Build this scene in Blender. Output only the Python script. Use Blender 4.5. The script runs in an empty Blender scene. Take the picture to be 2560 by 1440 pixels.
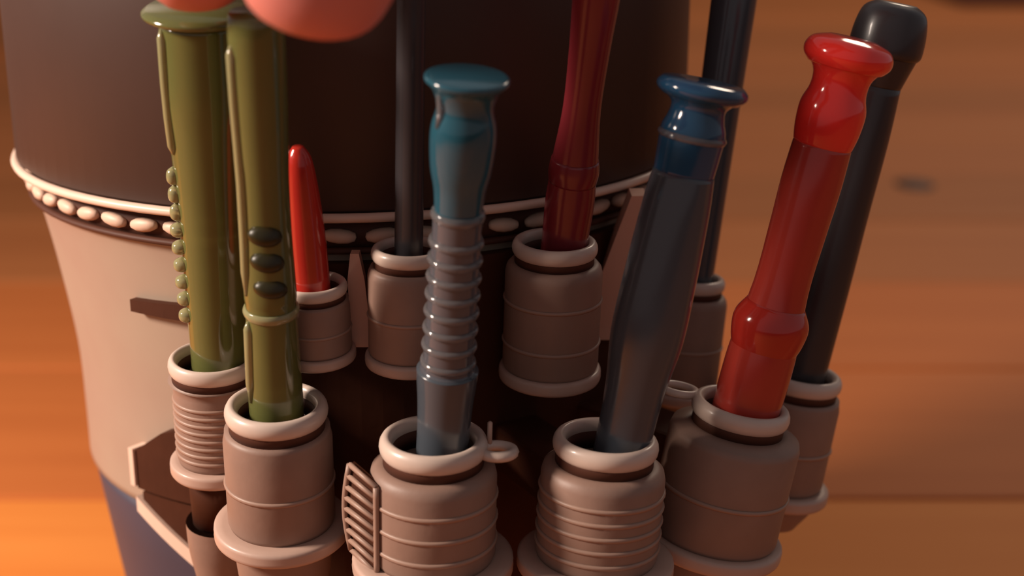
import bpy, bmesh, math, random
from mathutils import Vector, Matrix, Quaternion
random.seed(7)
scene = bpy.context.scene
COL = scene.collection
PI = math.pi

# ------------------------------------------------------------------ camera
F = 3556.0                      # focal length in pixels of the 2560 wide frame
PITCH = math.radians(17.0)
cam_d = bpy.data.cameras.new('camera')
cam = bpy.data.objects.new('camera', cam_d)
COL.objects.link(cam)
cam.location = (0, 0, 0)
cam.rotation_euler = (PI/2 - PITCH, 0, 0)
cam_d.sensor_width = 36.0
cam_d.lens = 36.0*F/2560.0
cam_d.clip_start = 0.01
cam_d.dof.use_dof = True
cam_d.dof.focus_distance = 0.232
cam_d.dof.aperture_fstop = 13.0
scene.camera = cam

# ------------------------------------------------------------------ light
def lin(r, g, b):
    def c(v):
        v /= 255.0
        return v/12.92 if v <= .04045 else ((v+.055)/1.055)**2.4
    return (c(r), c(g), c(b), 1.0)

world = bpy.data.worlds.new('room_light')
scene.world = world
world.use_nodes = True
world.node_tree.nodes['Background'].inputs[0].default_value = (0.54, 0.50, 0.51, 1)
world.node_tree.nodes['Background'].inputs[1].default_value = 0.38

def area(name, loc, target, size, power, col):
    d = bpy.data.lights.new(name, 'AREA')
    d.shape = 'DISK'; d.size = size; d.energy = power; d.color = col
    o = bpy.data.objects.new(name, d); COL.objects.link(o)
    o.location = loc
    o.rotation_euler = (Vector(target)-Vector(loc)).to_track_quat('-Z', 'Y').to_euler()
    return o
area('key_lamp', (-0.42, 0.138, 0.14), (-0.06, 0.28, -0.12), 0.10, 3.8, (1.0, 0.83, 0.70))
area('floor_fill', (0.9, 2.0, 1.2), (0.45, 1.3, -0.19), 0.5, 9.0, (1.0, 0.80, 0.62))  # added fill to brighten the right and back floor, no known source

vs = scene.view_settings
vs.view_transform = 'Standard'; vs.look = 'None'; vs.gamma = 1.0
vs.use_curve_mapping = False
vs.exposure = 0.0

# ------------------------------------------------------------------ materials
def mat(name, col, rough=.5, noise=0.0, nscale=300.0, trans=0.0, sss=0.0, coat=0.0,
        bump=0.0, ior=1.45, spec=.5, alt=None, stretch=(1, 1, 1)):
    m = bpy.data.materials.new(name); m.use_nodes = True
    nt = m.node_tree; b = nt.nodes['Principled BSDF']
    b.inputs['Base Color'].default_value = col
    b.inputs['Roughness'].default_value = rough
    b.inputs['IOR'].default_value = ior
    b.inputs['Specular IOR Level'].default_value = spec
    b.inputs['Transmission Weight'].default_value = trans
    b.inputs['Coat Weight'].default_value = coat
    b.inputs['Coat Roughness'].default_value = .12
    if sss:
        b.inputs['Subsurface Weight'].default_value = sss
        b.inputs['Subsurface Radius'].default_value = (1, .5, .35)
        b.inputs['Subsurface Scale'].default_value = .003
    if noise or bump:
        tc = nt.nodes.new('ShaderNodeTexCoord')
        mp = nt.nodes.new('ShaderNodeMapping'); mp.inputs['Scale'].default_value = stretch
        nz = nt.nodes.new('ShaderNodeTexNoise')
        nz.inputs['Scale'].default_value = nscale; nz.inputs['Detail'].default_value = 4
        nt.links.new(tc.outputs['Object'], mp.inputs[0]); nt.links.new(mp.outputs[0], nz.inputs['Vector'])
        if noise:
            mx = nt.nodes.new('ShaderNodeMix'); mx.data_type = 'RGBA'
            a = alt or tuple(c*(1-noise) for c in col[:3]) + (1,)
            mx.inputs[6].default_value = col; mx.inputs[7].default_value = a
            nt.links.new(nz.outputs['Fac'], mx.inputs[0])
            nt.links.new(mx.outputs[2], b.inputs['Base Color'])
        if bump:
            bp = nt.nodes.new('ShaderNodeBump'); bp.inputs['Strength'].default_value = bump
            bp.inputs['Distance'].default_value = .0005
            nt.links.new(nz.outputs['Fac'], bp.inputs['Height'])
            nt.links.new(bp.outputs[0], b.inputs['Normal'])
    return m

M = {}
M['rim'] = mat('pale_rim', lin(214, 192, 178), .38, .15, 260, coat=.25)
M['flange'] = mat('pale_flange', lin(198, 166, 150), .42, .18, 200, coat=.15)
M['socket'] = mat('brown_socket', lin(152, 122, 108), .5, .22, 240, bump=.15)
M['ridge'] = mat('brown_ridge', lin(166, 134, 118), .45, .15, 240)
M['dark'] = mat('dark_leather_shade', lin(76, 40, 24), .7, .3, 220, bump=.2, spec=.2)  # leather of the straps, also the colour of the shaded canister front
M['groove'] = mat('dark_rim_shade', lin(84, 50, 38), .6, .2, 200, spec=.3)
M['drum'] = mat('dark_brown_drum', lin(68, 48, 42), .5, .2, 60, bump=.1)
M['piping'] = mat('pale_piping', lin(232, 200, 180), .4, .1, 200)
M['stitch'] = mat('pale_stitch', lin(222, 188, 166), .5, .1, 200)
M['cream'] = mat('cream_body', lin(172, 156, 136), .5, .14, 30, bump=.05, alt=lin(156, 122, 110))
M['slate'] = mat('slate_base', lin(70, 66, 82), .5, .2, 40)
M['tag'] = mat('lit_gap_tan', lin(232, 182, 158), .55, .15, 120)  # cream body lit between the sockets, put into a strip colour
M['skin'] = mat('skin', lin(216, 136, 126), .5, .2, 90, sss=.25, alt=lin(206, 116, 104))
M['nail'] = mat('nail', lin(226, 160, 142), .3)
M['green'] = mat('green_plastic', lin(112, 114, 64), .10, .2, 90, trans=.22, sss=.2, coat=.4)
M['green_pale'] = mat('pale_green_highlight', lin(190, 184, 134), .14, trans=.5, coat=.4)
M['green_dot'] = mat('dark_green_dot', lin(48, 42, 14), .4, .2, 200)
M['blue'] = mat('blue_plastic', lin(46, 96, 114), .12, .2, 90, trans=.25, coat=.4)
M['blue_deep'] = mat('deep_blue_plastic', lin(40, 84, 120), .12, .2, 90, trans=.2, coat=.4)
M['smoke'] = mat('smoky_plastic', lin(112, 112, 120), .12, .15, 90, trans=.45, coat=.4)
M['smoke_clear'] = mat('clear_plastic', lin(196, 192, 194), .08, trans=.85, coat=.4)
M['slate_plastic'] = mat('slate_plastic', lin(78, 84, 92), .2, .15, 90, trans=.12, coat=.3)
M['black'] = mat('black_plastic', lin(58, 54, 57), .35, .2, 90, coat=.2)
M['red'] = mat('red_plastic', lin(206, 56, 44), .14, .2, 90, trans=.2, sss=.2, coat=.4)
M['red_bright'] = mat('bright_red_plastic', lin(252, 60, 52), .12, trans=.05, sss=.4, coat=.5)
M['red_dull'] = mat('dull_red_plastic', lin(196, 66, 54), .2, .2, 90, trans=.15, coat=.3)
M['maroon'] = mat('maroon_plastic', lin(140, 46, 54), .25, .2, 90, trans=.15, coat=.3)
M['mark'] = mat('dark_wood_knot', lin(62, 32, 14), .6, .2, 60)
M['mat'] = mat('dark_mat', lin(84, 30, 18), .9, .3, 40)
M['wall'] = mat('tan_wall', lin(168, 128, 100), .8, .1, 3)
M['sub'] = mat('sub_floor', lin(60, 34, 18), .8, .2, 20)

def wood_mat(name, c1, c2):
    m = bpy.data.materials.new(name); m.use_nodes = True
    nt = m.node_tree; b = nt.nodes['Principled BSDF']
    tc = nt.nodes.new('ShaderNodeTexCoord')
    oi = nt.nodes.new('ShaderNodeObjectInfo')
    ad = nt.nodes.new('ShaderNodeVectorMath'); ad.operation = 'ADD'
    mp = nt.nodes.new('ShaderNodeMapping'); mp.inputs['Scale'].default_value = (1.2, 22, 22)
    nz = nt.nodes.new('ShaderNodeTexNoise'); nz.inputs['Scale'].default_value = 2.2
    nz.inputs['Detail'].default_value = 6; nz.inputs['Distortion'].default_value = 1.0
    mx = nt.nodes.new('ShaderNodeMix'); mx.data_type = 'RGBA'
    mx.inputs[6].default_value = c1; mx.inputs[7].default_value = c2
    nt.links.new(tc.outputs['Object'], ad.inputs[0]); nt.links.new(oi.outputs['Random'], ad.inputs[1])
    nt.links.new(ad.outputs[0], mp.inputs[0]); nt.links.new(mp.outputs[0], nz.inputs['Vector'])
    nt.links.new(nz.outputs['Fac'], mx.inputs[0]); nt.links.new(mx.outputs[2], b.inputs['Base Color'])
    b.inputs['Roughness'].default_value = .6; b.inputs['Specular IOR Level'].default_value = .2
    return m
WOOD = [wood_mat('wood_light', lin(240, 150, 72), lin(214, 118, 48)),
        wood_mat('wood_mid', lin(212, 122, 62), lin(184, 98, 46)),
        wood_mat('wood_warm', lin(200, 124, 70), lin(164, 92, 48)),
        wood_mat('wood_brown', lin(186, 116, 66), lin(158, 90, 46))]

# ------------------------------------------------------------------ helpers
def P(px, py, Y):
    """point at distance Y ahead that stands in direction (px, py) of the 2560x1440 frame"""
    u, v = (px-1280)/F, (720-py)/F
    y = math.cos(PITCH) + v*math.sin(PITCH)
    z = -math.sin(PITCH) + v*math.cos(PITCH)
    s = Y/y
    return Vector((u*s, Y, z*s))
def depth(p):
    return p.y*math.cos(PITCH) - p.z*math.sin(PITCH)

def link(name, me, material, parent=None, smooth=True):
    if smooth:
        me.polygons.foreach_set('use_smooth', [True]*len(me.polygons))
    o = bpy.data.objects.new(name, me)
    if material and not me.materials: me.materials.append(material)
    COL.objects.link(o)
    if parent: o.parent = parent
    return o
def empty(name, loc, quat=None):
    o = bpy.data.objects.new(name, None); COL.objects.link(o)
    o.empty_display_size = .01
    o.location = loc
    if quat:
        o.rotation_mode = 'QUATERNION'; o.rotation_quaternion = quat
    return o
def tag(o, label=None, cat=None, group=None, kind=None):
    if label: o['label'] = label
    if cat: o['category'] = cat
    if group: o['group'] = group
    if kind: o['kind'] = kind
    return o
def lathe_me(name, prof, n=40, close=False):
    """prof: list of (r, z); r=0 gives a pole. close joins the last ring to the first."""
    vs_, fs = [], []
    rings = []
    for r, z in prof:
        if r <= 1e-7:
            rings.append([len(vs_)]); vs_.append((0, 0, z))
        else:
            rings.append(list(range(len(vs_), len(vs_)+n)))
            vs_ += [(r*math.cos(2*PI*k/n), r*math.sin(2*PI*k/n), z) for k in range(n)]
    pairs = list(zip(rings[:-1], rings[1:]))
    if close: pairs.append((rings[-1], rings[0]))
    for a, b in pairs:
        for k in range(n):
            k2 = (k+1) % n
            if len(a) == 1 and len(b) == 1: continue
            if len(a) == 1: fs.append((a[0], b[k2], b[k]))
            elif len(b) == 1: fs.append((a[k], a[k2], b[0]))
            else: fs.append((a[k], a[k2], b[k2], b[k]))
    me = bpy.data.meshes.new(name); me.from_pydata(vs_, [], fs); me.update()
    bm = bmesh.new(); bm.from_mesh(me); bmesh.ops.recalc_face_normals(bm, faces=bm.faces); bm.to_mesh(me); bm.free()
    return me
def ring_prof(r, z, w, h, k=10):
    """rounded cross-section of a ring centred on radius r"""
    return [(r + w*math.cos(2*PI*i/k), z + h*math.sin(2*PI*i/k)) for i in range(k)]
def smooth_prof(rows, steps=5):
    """Catmull-Rom through (r, z) rows"""
    out = []
    n = len(rows)
    for i in range(n-1):
        p0, p1, p2, p3 = rows[max(i-1, 0)], rows[i], rows[i+1], rows[min(i+2, n-1)]
        for s in range(steps):
            t = s/steps
            q = [0.5*((2*p1[j]) + (-p0[j]+p2[j])*t + (2*p0[j]-5*p1[j]+4*p2[j]-p3[j])*t*t + (-p0[j]+3*p1[j]-3*p2[j]+p3[j])*t**3) for j in (0, 1)]
            out.append((max(q[0], 0), q[1]))
    out.append(rows[-1])
    return out
def box_me(name, sx, sy, sz, bev=.0):
    bm = bmesh.new(); bmesh.ops.create_cube(bm, size=1)
    bmesh.ops.scale(bm, vec=(sx, sy, sz), verts=bm.verts)
    if bev: bmesh.ops.bevel(bm, geom=list(bm.edges), offset=bev, segments=2, affect='EDGES', profile=.6)
    me = bpy.data.meshes.new(name); bm.to_mesh(me); bm.free()
    return me
def tube_me(name, pts, r, n=10, cyclic=False):
    pts = [Vector(p) for p in pts]; m = len(pts); vs_, fs = [], []
    rr = r if isinstance(r, (list, tuple)) else [r]*m
    up = None
    for i, p in enumerate(pts):
        a = pts[(i-1) % m] if (cyclic or i > 0) else p
        b = pts[(i+1) % m] if (cyclic or i < m-1) else p
        t = (b-a).normalized()
        if up is None: up = t.orthogonal().normalized()
        up = (up - t*up.dot(t)).normalized()
        s = t.cross(up)
        for k in range(n):
            an = 2*PI*k/n
            vs_.append(p + up*rr[i]*math.cos(an) + s*rr[i]*math.sin(an))
    for i in range(m if cyclic else m-1):
        j = (i+1) % m
        for k in range(n):
            fs.append((i*n+k, i*n+(k+1) % n, j*n+(k+1) % n, j*n+k))
    if not cyclic:
        fs.append(tuple(range(n))); fs.append(tuple(range((m-1)*n, m*n)))
    me = bpy.data.meshes.new(name); me.from_pydata(vs_, [], fs); me.update()
    bm = bmesh.new(); bm.from_mesh(me); bmesh.ops.recalc_face_normals(bm, faces=bm.faces); bm.to_mesh(me); bm.free()
    return me

# ------------------------------------------------------------------ floor
FZ = -0.19
fl = link('floor', box_me('floor', 5.0, 4.6, .03), M['sub'], smooth=False)
fl.location = (0.2, 1.6, FZ-.006-.015)
tag(fl, kind='structure', label='orange brown wooden plank floor under the canister', cat='floor')
BW = .116
y0 = .400 - BW*5
bi = 0
for i in range(29):
    y = y0 + i*BW
    x = -2.25 - (0.0 if i % 2 else .55)
    off = {4: -0.10, 5: 0.9, 6: 0.4}.get(i)
    w = {4: 0, 5: 1, 6: 1, 7: 2}.get(i)
    while x < 2.6:
        L = 1.75
        me = box_me('board', L-.0015, BW-.0024, .012, .0012)
        k = w if w is not None else random.choice([1, 2, 2, 3, 3])
        o = link('board', me, WOOD[k], fl, smooth=False)
        o.location = (x + L/2 - fl.location.x, y + BW/2 - fl.location.y, FZ - .006 - fl.location.z + random.uniform(-.0003, .0003))
        x += L
wb = link('wall_back', box_me('wall_back', 5.0, .05, 2.4), M['wall'], smooth=False)
wb.location = (.2, 3.55, FZ + 1.2); tag(wb, kind='structure', label='plain tan wall beyond the wooden floor', cat='wall')
# elongated knot in a floor board
kp = P(2286, 462, 1.0); s_ = FZ/kp.z; kp = Vector((kp.x*s_, s_, FZ))
kn = link('knot', lathe_me('knot', [(0, .0006), (.006, .0005), (.010, .0001), (.010, -.0006)], 20), M['mark'], fl)
kn.location = kp - fl.location + Vector((0, 0, .0004)); kn.scale = (1.15, 1.5, 1); kn.rotation_euler = (0, 0, 0)
# far dark mat
mp_ = P(2500, 16, 1.0); s_ = FZ/mp_.z
mt = link('floor_mat', box_me('floor_mat', .5, .30, .012, .003), M['mat'])
mt.location = (mp_.x*s_ + .20, s_ + .145, FZ + .006)
tag(mt, 'dark red-brown mat lying far back on the wooden floor', 'mat')

# ------------------------------------------------------------------ canister
AX = Vector((-.032, .292, 0))
can = empty('canister', (AX.x, AX.y, FZ))
tag(can, 'round canister with dark brown upper drum, cream tapered body and slate base', 'canister')
def can_part(name, prof, m, n=96, close=False):
    o = link(name, lathe_me(name, [(r, z-FZ) for r, z in prof], n, close), M[m], can)
    return o
RD = .0675
can_part('drum', [(0, -.004), (RD-.004, -.004), (RD-.0005, -.006), (RD, -.009), (RD, -.0555), (RD-.0015, -.0568), (.058, -.0568), (.058, -.012), (0, -.012)], 'drum')
can_part('piping', ring_prof(RD+.0001, -.0568, .0009, .0008), 'piping', close=True)
can_part('trim_band', [(.058, -.0578), (.0652, -.0578), (.0645, -.0632), (.058, -.0632)], 'groove', close=True)
can_part('trim_edge', ring_prof(.0650, -.0630, .0008, .0006), 'groove', close=True)
NST = 58
st_me = lathe_me('stitch', [(0, .0031), (.0010, .0028), (.0016, .0016), (.0018, 0), (.0016, -.0016), (.0010, -.0028), (0, -.0031)], 10)
st_me.materials.append(M['stitch'])
for k in range(NST):
    a = 2*PI*k/NST
    o = link('stitch', st_me, None, can)
    o.location = (.0652*math.cos(a), .0652*math.sin(a), -.0604-FZ)
    o.scale = (.7, .72, .92)
    o.rotation_euler = (Matrix.Rotation(a, 4, 'Z') @ Matrix.Rotation(PI/2 + .10*(1 if k % 2 else -1), 4, 'X')).to_euler()
body_rows = [(.0646, -.0634), (.0636, -.066), (.0615, -.0775), (.0592, -.0945), (.0588, -.108), (.0588, -.1185)]
can_part('body', [(0, -.060), (.058, -.060)] + smooth_prof(body_rows) + [(.055, -.1195), (0, -.1195)], 'cream')
can_part('base', [(0, -.1198), (.0572, -.1198), (.0578, -.1215), (.0565, -.131), (.0540, -.149), (.0510, -.172), (.050, FZ), (0, FZ)], 'slate')
# dark leather straps; dark band carries sockets and paints the shaded body front
def arc_band(name, r, th, z0, z1, a0, a1, m, n=40, zfun=None):
    """curved strip; angle 0 faces the front (-Y), positive to the right"""
    vs_, fs = [], []
    for i in range(n+1):
        a = math.radians(a0 + (a1-a0)*i/n)
        s, c = math.sin(a), -math.cos(a)
        d0, d1 = zfun(i/n) if zfun else (0, 0)
        for rr, zz in ((r, z0+d0), (r+th, z0+d0), (r+th, z1+d1), (r, z1+d1)):
            vs_.append((rr*s, rr*c, zz-FZ))
    for i in range(n):
        for k in range(4):
            k2 = (k+1) % 4
            fs.append((i*4+k, i*4+k2, (i+1)*4+k2, (i+1)*4+k))
    fs.append((0, 1, 2, 3)); fs.append(tuple(n*4+k for k in range(4)))
    me = bpy.data.meshes.new(name); me.from_pydata(vs_, [], fs); me.update()
    bm = bmesh.new(); bm.from_mesh(me); bmesh.ops.recalc_face_normals(bm, faces=bm.faces); bm.to_mesh(me); bm.free()
    return link(name, me, M[m], can, smooth=False)
arc_band('shaded_front_band', .0600, .0062, -.148, -.0650, -7, 118, 'dark')  # shade on the front of the body, built as a dark band
arc_band('strap', .0608, .0026, -.0775, -.0735, -34, -6, 'dark', 12, lambda t: (0, -.0018*(1-t)))
arc_band('strap', .0586, .0030, -.1135, -.1000, -38, -6, 'dark', 14, lambda t: (0, -.0060*max(0, 1-4*t)))
arc_band('strap_edge', .0586, .0036, -.1130, -.1055, -39.2, -38.0, 'piping', 3)
arc_band('strap', .0580, .0034, -.1285, -.1140, -37, -6, 'dark', 14, lambda t: (.0115*max(0, 1-1.6*t), 0))
arc_band('strap_edge', .0580, .0042, -.1305, -.1275, -38, -10, 'piping', 14, lambda t: (.0125*max(0, 1-1.4*t), .0125*max(0, 1-1.4*t)))
def strip(name, pts, widths, m, th=.0012):
    """flat strip following pts, width in world x"""
    vs_, fs = [], []
    for p, w in zip(pts, widths):
        for dx, dy in ((-w/2, 0), (w/2, 0), (w/2, th), (-w/2, th)):
            vs_.append((p.x+dx-AX.x, p.y+dy-AX.y, p.z-FZ))
    n = len(pts)
    for i in range(n-1):
        for k in range(4):
            k2 = (k+1) % 4
            fs.append((i*4+k, i*4+k2, (i+1)*4+k2, (i+1)*4+k))
    fs.append((0, 1, 2, 3)); fs.append(tuple((n-1)*4+k for k in range(4)))
    me = bpy.data.meshes.new(name); me.from_pydata(vs_, [], fs); me.update()
    bm = bmesh.new(); bm.from_mesh(me); bmesh.ops.recalc_face_normals(bm, faces=bm.faces); bm.to_mesh(me); bm.free()
    return link(name, me, M[m], can, smooth=False)
Y1 = .2232  # pale strips stand in for gaps where the lit cream body shows
strip('lit_gap_strip', [P(886, 635, Y1), P(890, 700, Y1), P(898, 790, Y1), P(900, 850, Y1), P(902, 868, Y1)],
      [.0014, .0028, .0032, .0048, .0060], 'tag', .0025)
Y2 = .2425
strip('lit_gap_strip', [P(1598, 490, Y2), P(1570, 590, Y2+.001), P(1535, 710, Y2+.002), P(1505, 820, Y2+.003), P(1498, 850, Y2+.003)],
      [.0026, .0042, .0058, .0066, .0066], 'tag', .006)

# ------------------------------------------------------------------ sockets (holders)
def quat_to(v):
    return Vector((0, 0, 1)).rotation_difference(v.normalized())
def socket(c, axis, rr, rb, rf, h, label, ridges=6, ladder=False, loop=None, pin=False, cup=.020, small=False, stem=0, hole=None):
    """c rim centre on its top; rr rim radius, rb barrel radius, rf lower flange radius, h barrel height"""
    q = quat_to(axis)
    t = empty('stick_socket', c, q)
    tag(t, label, 'socket', 'sockets around the canister')
    hr = hole or rr*.74                              # hole radius
    k = rr/.0083
    link('rim', lathe_me('rim', ring_prof((rr+hr)/2, -.0013*k, (rr-hr)/2, .0016*k, 14), 48, True), M['rim'], t)
    z1 = -.0028*k
    link('neck_shade', lathe_me('neck_shade', [(hr*.98, z1+.0012*k), (rr*.93, z1+.0012*k), (rr*.93, z1-.0016*k), (hr*.98, z1-.0016*k)], 48, True), M['groove'], t)  # dark ring colours in the shadow below the rim
    zb = z1 - .0014*k
    b0, b1 = zb, zb - h
    prof = [(hr, b0), (rr*1.02, b0), (rb*.97, b0-.0008*k), (rb, b0-.002*k), (rb, b1+.001*k), (rb*.96, b1), (hr, b1)]
    if b0-b1 > .012: prof = prof[:-1] + [(0, b1), (0, b1+.003), (hr, b1+.003)]
    link('barrel', lathe_me('barrel', prof, 56, True), M['socket'], t)
    for i in range(ridges):
        zz = b0 - .0030*k - (h-.0045*k)*(i+.5)/ridges
        link('ridge', lathe_me('ridge', ring_prof(rb, zz, .00030*k, .00042*k, 6), 48, True), M['ridge'], t)
    zf = b1 - .0010*k
    link('flange', lathe_me('flange', smooth_prof([(rb*.80, zf+.0011*k), (rf*.96, zf+.0012*k), (rf, zf), (rf*.97, zf-.0014*k), (rb*.86, zf-.0022*k)], 3), 56), M['flange'], t)
    if cup:
        zc = zf - .0012*k
        if stem:
            link('stem', lathe_me('stem', [(0, zc+.001), (rb*.80, zc+.001), (rb*.74, zc-stem), (0, zc-stem)], 40), M['dark'], t)
            zc -= stem
        link('cup', lathe_me('cup', smooth_prof([(rb*.92, zc), (rb*.88, zc-cup*.35), (rb*.70, zc-cup*.8), (rb*.62, zc-cup)], 4) + [(0, zc-cup)], 40), M['socket'], t)
    qi = q.inverted()
    # bracket to the dark band on the shaded front
    ca = Vector((AX.x, AX.y, c.z)); d = (ca - c); d.z = 0
    gap = d.length - .0655
    if gap > rb*.6:
        L = gap - rb*.75 + .004
        mid = c + d.normalized()*(rb*.75 + L/2)
        br = link('bracket', box_me('bracket', L, rb*.9, h*.55, .0008), M['dark'], t, smooth=False)
        br.location = qi @ (mid + Vector((0, 0, b0 - h*.45)) - c)
        br.rotation_mode = 'QUATERNION'
        br.rotation_quaternion = qi @ Vector((1, 0, 0)).rotation_difference(d.normalized())
    if ladder:
        def lp(f, w, dz=0):          # f 0..1 down the barrel, w 0 outer rail .. 1 inner rail
            b = .0009*math.sin(PI*f)
            return Vector((-(rb+.0030+b)*(1-w) - (rb-.0016)*w, -.0012*(1-w) - (rb*.52+.0010)*w, b0 - h*(.01+.92*f) - .0013*w + dz))
        for w in (0, 1):
            link('side_rail', tube_me('side_rail', [lp(q_/8, w) for q_ in range(9)], .0005, 8), M['ridge'], t)
        for i in range(9):
            link('rung', tube_me('rung', [lp(i/8, 0), lp(i/8, .5), lp(i/8, 1)], .00045, 6), M['ridge'], t)
        vs_ = []
        for q_ in range(9):
            for w in (0, 1):
                p = lp(q_/8, w)
                for o_ in (.0003, .0012): vs_.append(p + Vector((o_*.5, o_, 0)))
        fs_ = []
        for q_ in range(8):
            a_, b_ = q_*4, q_*4+4
            fs_ += [(a_, a_+2, b_+2, b_), (a_+1, b_+1, b_+3, a_+3), (a_, b_, b_+1, a_+1), (a_+2, a_+3, b_+3, b_+2)]
        fs_ += [(0, 1, 3, 2), (32, 34, 35, 33)]
        me = bpy.data.meshes.new('side_panel'); me.from_pydata(vs_, [], fs_); me.update()
        link('side_panel', me, M['dark'], t, smooth=False)
    if loop:
        lx, ly, lz, lr, lw = loop
        link('loop', tube_me('loop', [(lx + lr*math.cos(2*PI*s/24), ly + lr*.8*math.sin(2*PI*s/24), lz) for s in range(24)], lw, 8, True), M['rim'], t)
        if pin:
            link('pin', lathe_me('pin', [(0, .0045), (.0004, .0042), (.0004, 0), (0, 0)], 10), M['flange'], t).location = (lx-.0012, ly+lr*.6, lz)
    return t

# ------------------------------------------------------------------ sticks
def stick(base, top, segs, label, dots=(), sink=.006, n=36):
    """base, top: (px, py, Y) of the axis ends; segs: (name, material, [(py, half width px), ...], cap)"""
    B, T = P(*base), P(*top)
    ax = (T-B); L = ax.length; ax.normalize()
    t = empty('plastic_stick', B - ax*sink, quat_to(ax))
    tag(t, label, 'stick', 'translucent sticks standing in the sockets')
    def conv(py, hw):
        f = (py-base[1])/(top[1]-base[1])
        p = B.lerp(T, f)
        return hw*depth(p)/F, f*L + sink
    for s in segs:
        name, m, rows = s[:3]
        opt = s[3] if len(s) > 3 else ''
        if opt == 'ring':
            for py, hw in rows:
                r, z = conv(py, hw)
                link(name, lathe_me(name, ring_prof(r-.0002, z, .0005, .0006, 8), n, True), M[m], t)
            continue
        pr = [conv(*r) for r in rows]
        pr = sorted(pr, key=lambda a: a[1])
        if 'base' in opt: pr = [(pr[0][0], 0.0)] + pr
        pr = smooth_prof(pr, 4)
        pr = [(0, pr[0][1])] + pr + [(0, pr[-1][1])]
        link(name, lathe_me(name, pr, n), M[m], t)
    for (px, py, rx, rz, m) in dots:
        r, z = conv(py, 1)
        f = (py-base[1])/(top[1]-base[1]); c = B.lerp(T, f)
        p = P(px, py, c.y - .0046)
        o = link('grip_dot', lathe_me('grip_dot', [(0, .0006), (.5, .0005), (.85, .0002), (1, -.0004), (0, -.0006)], 20), M[m], t)
        o.scale = (rx, rz, 1)
        q = t.rotation_quaternion.inverted()
        o.location = q @ (p - t.location)
        o.rotation_mode = 'QUATERNION'
        o.rotation_quaternion = q @ Vector((0, 0, 1)).rotation_difference((-Vector((p.x, p.y, p.z))).normalized())
    return t, ax

def C(px, py, Y): return P(px, py, Y)
UPV = Vector((0, 0, 1))
def blend(ax, k): return (ax*k + UPV*(1-k)).normalized()

# green stick in the ridged socket at the cream side
R1, a1 = stick((548, 885, .226), (500, 10, .2165), [
    ('shaft', 'green', [(885, 70), (700, 76), (500, 82), (340, 92), (230, 102), (120, 104), (45, 106)], 'base'),
    ('end_lip', 'green', [(44, 116), (38, 140), (28, 146), (18, 132)]),
    ],
    'translucent olive green stick with beaded edge in the socket beside the cream side')
bead_me = lathe_me('bead', smooth_prof([(0, .0014), (.0013, .0008), (.0016, 0), (.0013, -.0008), (0, -.0014)], 3), 14)
bead_me.materials.append(M['green_pale'])
q1 = R1.rotation_quaternion
for i in range(9):
    py = 408 + i*45
    f = (py-885)/(10-885)
    c = P(548, 885, .226).lerp(P(500, 10, .2165), f)
    hw = (104 - (py-120)*.042)*depth(c)/F
    o = link('bead', bead_me, None, R1)
    o.location = q1.inverted() @ (c + Vector((-hw*.90, -hw*.36, 0)) - R1.location)
    o.scale = (.85, .85, 1.0) if i > 2 else (.7, .7, 1.2)
# green stick with dark dots
R2, a2 = stick((690, 1000, .2125), (638, 30, .2015), [
    ('shaft', 'green', [(1000, 68), (860, 66), (735, 64), (700, 66), (560, 62), (420, 62), (340, 66), (230, 70), (130, 72), (60, 72), (30, 66)], 'base'),
    ('collar', 'green_pale', [(760, 67), (748, 71), (738, 67)])],
    'translucent olive green stick with three dark oval dots held under the fingertip',
    dots=[(662, 590, .0026, .0017, 'green_dot'), (668, 655, .0026, .0017, 'green_dot'), (676, 722, .0026, .0016, 'green_dot')])
# blue and clear stick
R3, a3 = stick((1108, 1085, .2065), (1168, 192, .197), [
    ('shaft', 'slate_plastic', [(1085, 66), (1000, 70), (935, 76), (905, 78)], 'base'),
    ('grip', 'smoke', [(905, 70), (880, 64), (700, 62), (560, 62), (510, 64)]),
    ('ridge', 'smoke_clear', [(y, 66) for y in range(575, 900, 44)], 'ring'),
    ('collar', 'smoke_clear', [(520, 66), (510, 70), (500, 66)]),
    ('head', 'blue', [(506, 60), (450, 66), (400, 78), (340, 84), (300, 82), (260, 72), (225, 84), (206, 100)]),
    ('end_lip', 'blue', [(207, 98), (202, 107), (196, 109), (191, 106), (189, 98)])],
    'blue-headed clear ridged stick standing upright in the laddered socket')
def highlight_line(t, base, top, rows, w, m, name='highlight_line'):
    # specular highlight shaped as a pale tube on a stick's left edge; rows of (py, half width px)
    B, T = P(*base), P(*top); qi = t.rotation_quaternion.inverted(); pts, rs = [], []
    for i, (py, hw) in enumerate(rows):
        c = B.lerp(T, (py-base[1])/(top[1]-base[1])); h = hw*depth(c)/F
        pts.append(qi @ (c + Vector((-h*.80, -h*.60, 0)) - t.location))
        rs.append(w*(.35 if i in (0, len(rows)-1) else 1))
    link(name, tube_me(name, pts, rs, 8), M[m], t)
highlight_line(R1, (548, 885, .226), (500, 10, .2165), [(60, 106), (80, 106), (180, 104), (260, 100), (330, 94), (350, 92)], .0008, 'green_pale')
highlight_line(R2, (690, 1000, .2125), (638, 30, .2015), [(100, 72), (120, 72), (230, 70), (330, 66), (420, 63), (560, 63), (640, 64), (700, 66)], .0008, 'green_pale')
highlight_line(R2, (690, 1000, .2125), (638, 30, .2015), [(770, 65), (790, 65), (860, 66), (940, 67), (990, 68)], .0008, 'green_pale')
highlight_line(R3, (1108, 1085, .2065), (1168, 192, .197), [(214, 84), (228, 76), (262, 71), (300, 82)], .0007, 'smoke_clear')
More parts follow.
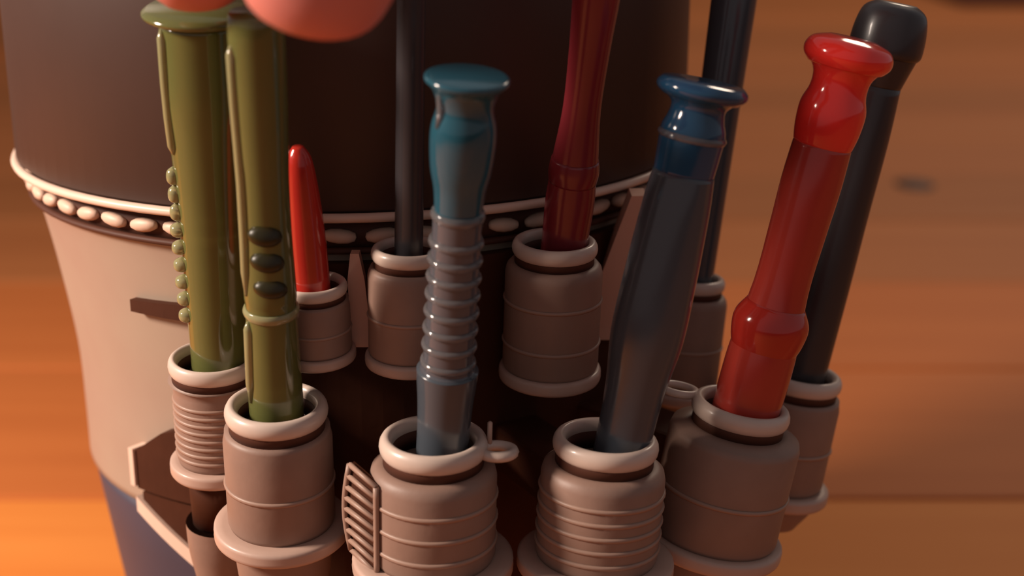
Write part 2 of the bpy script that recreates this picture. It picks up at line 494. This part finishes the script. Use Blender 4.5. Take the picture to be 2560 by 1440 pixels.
# slate blue leaning stick
R4, a4 = stick((1562, 1085, .2095), (1758, 215, .2105), [
    ('shaft', 'slate_plastic', [(1085, 70), (960, 76), (830, 92), (700, 92), (560, 88), (480, 84), (420, 78)], 'base'),
    ('head', 'blue_deep', [(425, 76), (370, 80), (320, 82), (290, 72), (262, 70), (240, 96)]),
    ('head_tip', 'smoke_clear', [(340, 84), (332, 88), (324, 84)]),
    ('end_lip', 'blue_deep', [(244, 98), (232, 114), (218, 116), (206, 104)])],
    'slate and deep blue stick leaning right with a wide flat lip')
# red leaning stick
R5, a5 = stick((1868, 1010, .2235), (2130, 105, .224), [
    ('shaft', 'red_dull', [(1010, 84), (940, 86), (850, 84), (700, 70), (560, 72), (440, 76), (340, 74)], 'base'),
    ('collar', 'red', [(870, 80), (830, 92), (785, 95), (745, 74)]),
    ('head', 'red_bright', [(350, 74), (310, 82), (260, 84), (220, 72), (185, 74), (160, 92)]),
    ('end_lip', 'red_bright', [(165, 94), (148, 110), (128, 112), (108, 98), (96, 60)])],
    'translucent bright red stick leaning right with a bulging head')
# black stick behind the red one
R6, a6 = stick((2004, 925, .2465), (2228, 65, .2475), [
    ('shaft', 'black', [(925, 62), (700, 64), (520, 64), (330, 66), (200, 62)], 'base'),
    ('head', 'black', [(205, 62), (170, 72), (130, 84)]),
    ('end_lip', 'black', [(135, 84), (120, 92), (70, 90), (30, 78), (12, 50)])],
    'black stick leaning behind the bright red stick')
# dark stick behind the slate blue one
R7, a7 = stick((1738, 690, .259), (1856, -150, .262), [
    ('shaft', 'slate_plastic', [(690, 46), (400, 50), (150, 54), (-60, 58), (-140, 58)], 'base')],
    'dark grey stick rising behind the slate blue stick')
# dull red stick against the drum
R8, a8 = stick((1412, 600, .229), (1512, -170, .219), [
    ('shaft', 'maroon', [(600, 58), (500, 62), (440, 60), (380, 58), (250, 48), (100, 52), (-30, 60), (-160, 60)], 'base'),
    ('collar', 'maroon', [(440, 60), (410, 64), (380, 60)])],
    'dull red stick standing in front of the dark drum')
# short red stick by the green pair
R9, a9 = stick((776, 690, .2185), (744, 365, .2145), [
    ('shaft', 'red', [(690, 48), (600, 48), (500, 44), (430, 38), (390, 30), (366, 14)], 'base')],
    'short red pointed stick beside the green sticks', sink=.004)
# dark upright rod against the drum
R10, a10 = stick((1022, 610, .219), (1030, -160, .2145), [
    ('shaft', 'black', [(610, 36), (300, 36), (0, 36), (-150, 36)], 'base')],
    'thin dark rod standing upright against the dark drum')

k = .0083
socket(C(530, 892, .226), blend(a1, .6), .0074, .0068, .0082, .0155, 'small ridged tan socket holding the green stick beside cream body', 8, cup=.016, stem=.0105, hole=.0058)
socket(C(690, 1008, .2125), blend(a2, .6), .0083, .0088, .0112, .0176, 'smooth brown socket holding the green stick with dark dots', 1)
socket(C(1084, 1092, .2065), blend(a3, .3), .0086, .0101, .0130, .0165, 'brown socket with a ladder of rungs on its side', 3, ladder=True, loop=(.0100, -.0010, -.0018, .0026, .0009), pin=True)
socket(C(1516, 1092, .2095), blend(a4, .35), .0085, .0100, .0128, .0165, 'brown socket holding the slate and deep blue leaning stick', 5)
socket(C(1856, 1008, .2235), blend(a5, .8), .0084, .0112, .0125, .0200, 'dark brown tilted socket holding the bright red stick', 1, loop=(-.0105, .003, -.0005, .0030, .0007))
socket(C(2000, 930, .2465), blend(a6, .8), .0080, .0085, .0100, .0180, 'dark brown socket holding the black stick', 1, cup=.006)
socket(C(1728, 692, .259), blend(a7, .8), .0066, .0074, .0085, .0185, 'brown socket behind the slate blue stick holding a dark stick', 1, cup=.004)
socket(C(1388, 602, .2290), blend(a8, .3), .0072, .0082, .0088, .0190, 'round brown socket holding the dull red stick', 2, cup=0)
socket(C(1024, 618, .2190), blend(a10, .5), .0062, .0068, .0074, .0150, 'small brown socket holding the thin dark rod', 1, cup=0)
socket(C(784, 706, .2190), blend(a9, .5), .0054, .0056, .0062, .0090, 'small brown socket holding the short red stick', 1, cup=0, hole=.0041)

# ------------------------------------------------------------------ hand
def skin_chain(V, E, Rr):
    me = bpy.data.meshes.new('chain'); me.from_pydata(V, E, []); me.update()
    o = bpy.data.objects.new('chain', me); COL.objects.link(o)
    o.modifiers.new('skin', 'SKIN')
    for i, r in enumerate(Rr):
        o.data.skin_vertices[0].data[i].radius = (r, r)
        o.data.skin_vertices[0].data[i].use_root = (i == 0)
    sb = o.modifiers.new('sub', 'SUBSURF'); sb.levels = 2
    nm = bpy.data.meshes.new_from_object(o.evaluated_get(bpy.context.evaluated_depsgraph_get()))
    bpy.data.objects.remove(o)
    return nm
def build_hand():
    chains = []
    W, PC = Vector((.030, .135, .125)), Vector((.012, .165, .092))
    def chain(pts, rs): chains.append(([Vector(p) for p in pts], rs))
    chain([(.110, -.060, .290), (.060, .060, .190), W, (.018, .155, .105)], [.040, .033, .026, .024])
    TT = P(757, 98, .178)
    IT = P(512, 44, .1995)
    fingers = [
        ([(.022, .146, .105), (.006, .150, .064), (-.006, .160, .030), TT + Vector((.008, -.004, .022)), TT + Vector((.002, -.001, .008)), TT], [.020, .0150, .0125, .0118, .0112, .0088]),
        ([W, (-.016, .186, .080), (-.042, .206, .054), (-.053, .212, .022), IT + Vector((-.001, .002, .008)), IT], [.020, .0140, .0110, .0098, .0090, .0072]),
        ([W, (.000, .197, .080), (-.016, .228, .060), (-.022, .236, .034), (-.020, .228, .016)], [.020, .0140, .0108, .0096, .0078]),
        ([W, (.018, .198, .082), (.010, .232, .064), (.006, .238, .040), (.004, .226, .024)], [.020, .0135, .0102, .0090, .0074]),
        ([W, (.034, .190, .086), (.036, .220, .074), (.034, .228, .054), (.029, .218, .042)], [.019, .0125, .0090, .0080, .0066])]
    for p, r in fingers: chain(p, r)
    # palm web between the knuckles
    chain([(-.014, .184, .082), (.004, .192, .083), (.020, .192, .085), (.032, .186, .088)], [.0135, .015, .015, .0125])
    bm = bmesh.new()
    for pts, rs in chains:
        nm = skin_chain(pts, [(i, i+1) for i in range(len(pts)-1)], rs)
        bm.from_mesh(nm); bpy.data.meshes.remove(nm)
    me = bpy.data.meshes.new('hand'); bm.to_mesh(me); bm.free()
    o = bpy.data.objects.new('hand', me); COL.objects.link(o)
    rm = o.modifiers.new('remesh', 'REMESH'); rm.mode = 'VOXEL'; rm.voxel_size = .0016
    sm = o.modifiers.new('smooth', 'SMOOTH'); sm.factor = .5; sm.iterations = 8
    nm = bpy.data.meshes.new_from_object(o.evaluated_get(bpy.context.evaluated_depsgraph_get()))
    o.modifiers.clear(); o.data = nm
    nm.materials.clear(); nm.materials.append(M['skin'])
    nm.polygons.foreach_set('use_smooth', [True]*len(nm.polygons))
    # nails on the back of each fingertip
    for i, (p, r) in enumerate(fingers):
        a, b = Vector(p[-2]), Vector(p[-1]); ax = (b-a).normalized()
        out = Vector((.55, -.8, .2)) if i == 0 else Vector((-.2, .9, .1)) if i != 1 else Vector((-.9, .2, .1))
        out = (out - ax*out.dot(ax)).normalized(); side = ax.cross(out)
        c = a - ax*(.009 if i < 2 else .002) + out*(r[-2]*.86)
        n = link('fingernail', lathe_me('fingernail', [(0, .0008), (.6, .0006), (.9, .0001), (1, -.0008), (0, -.0012)], 20), M['nail'], o)
        m = Matrix((side, ax, out)).transposed().to_4x4(); m.translation = c
        n.matrix_local = m @ Matrix.Diagonal((r[-2]*.42, r[-2]*.55, 1, 1))
    return o
hand = build_hand()
tag(hand, 'bare hand reaching down with fingertips at the green sticks', 'hand')
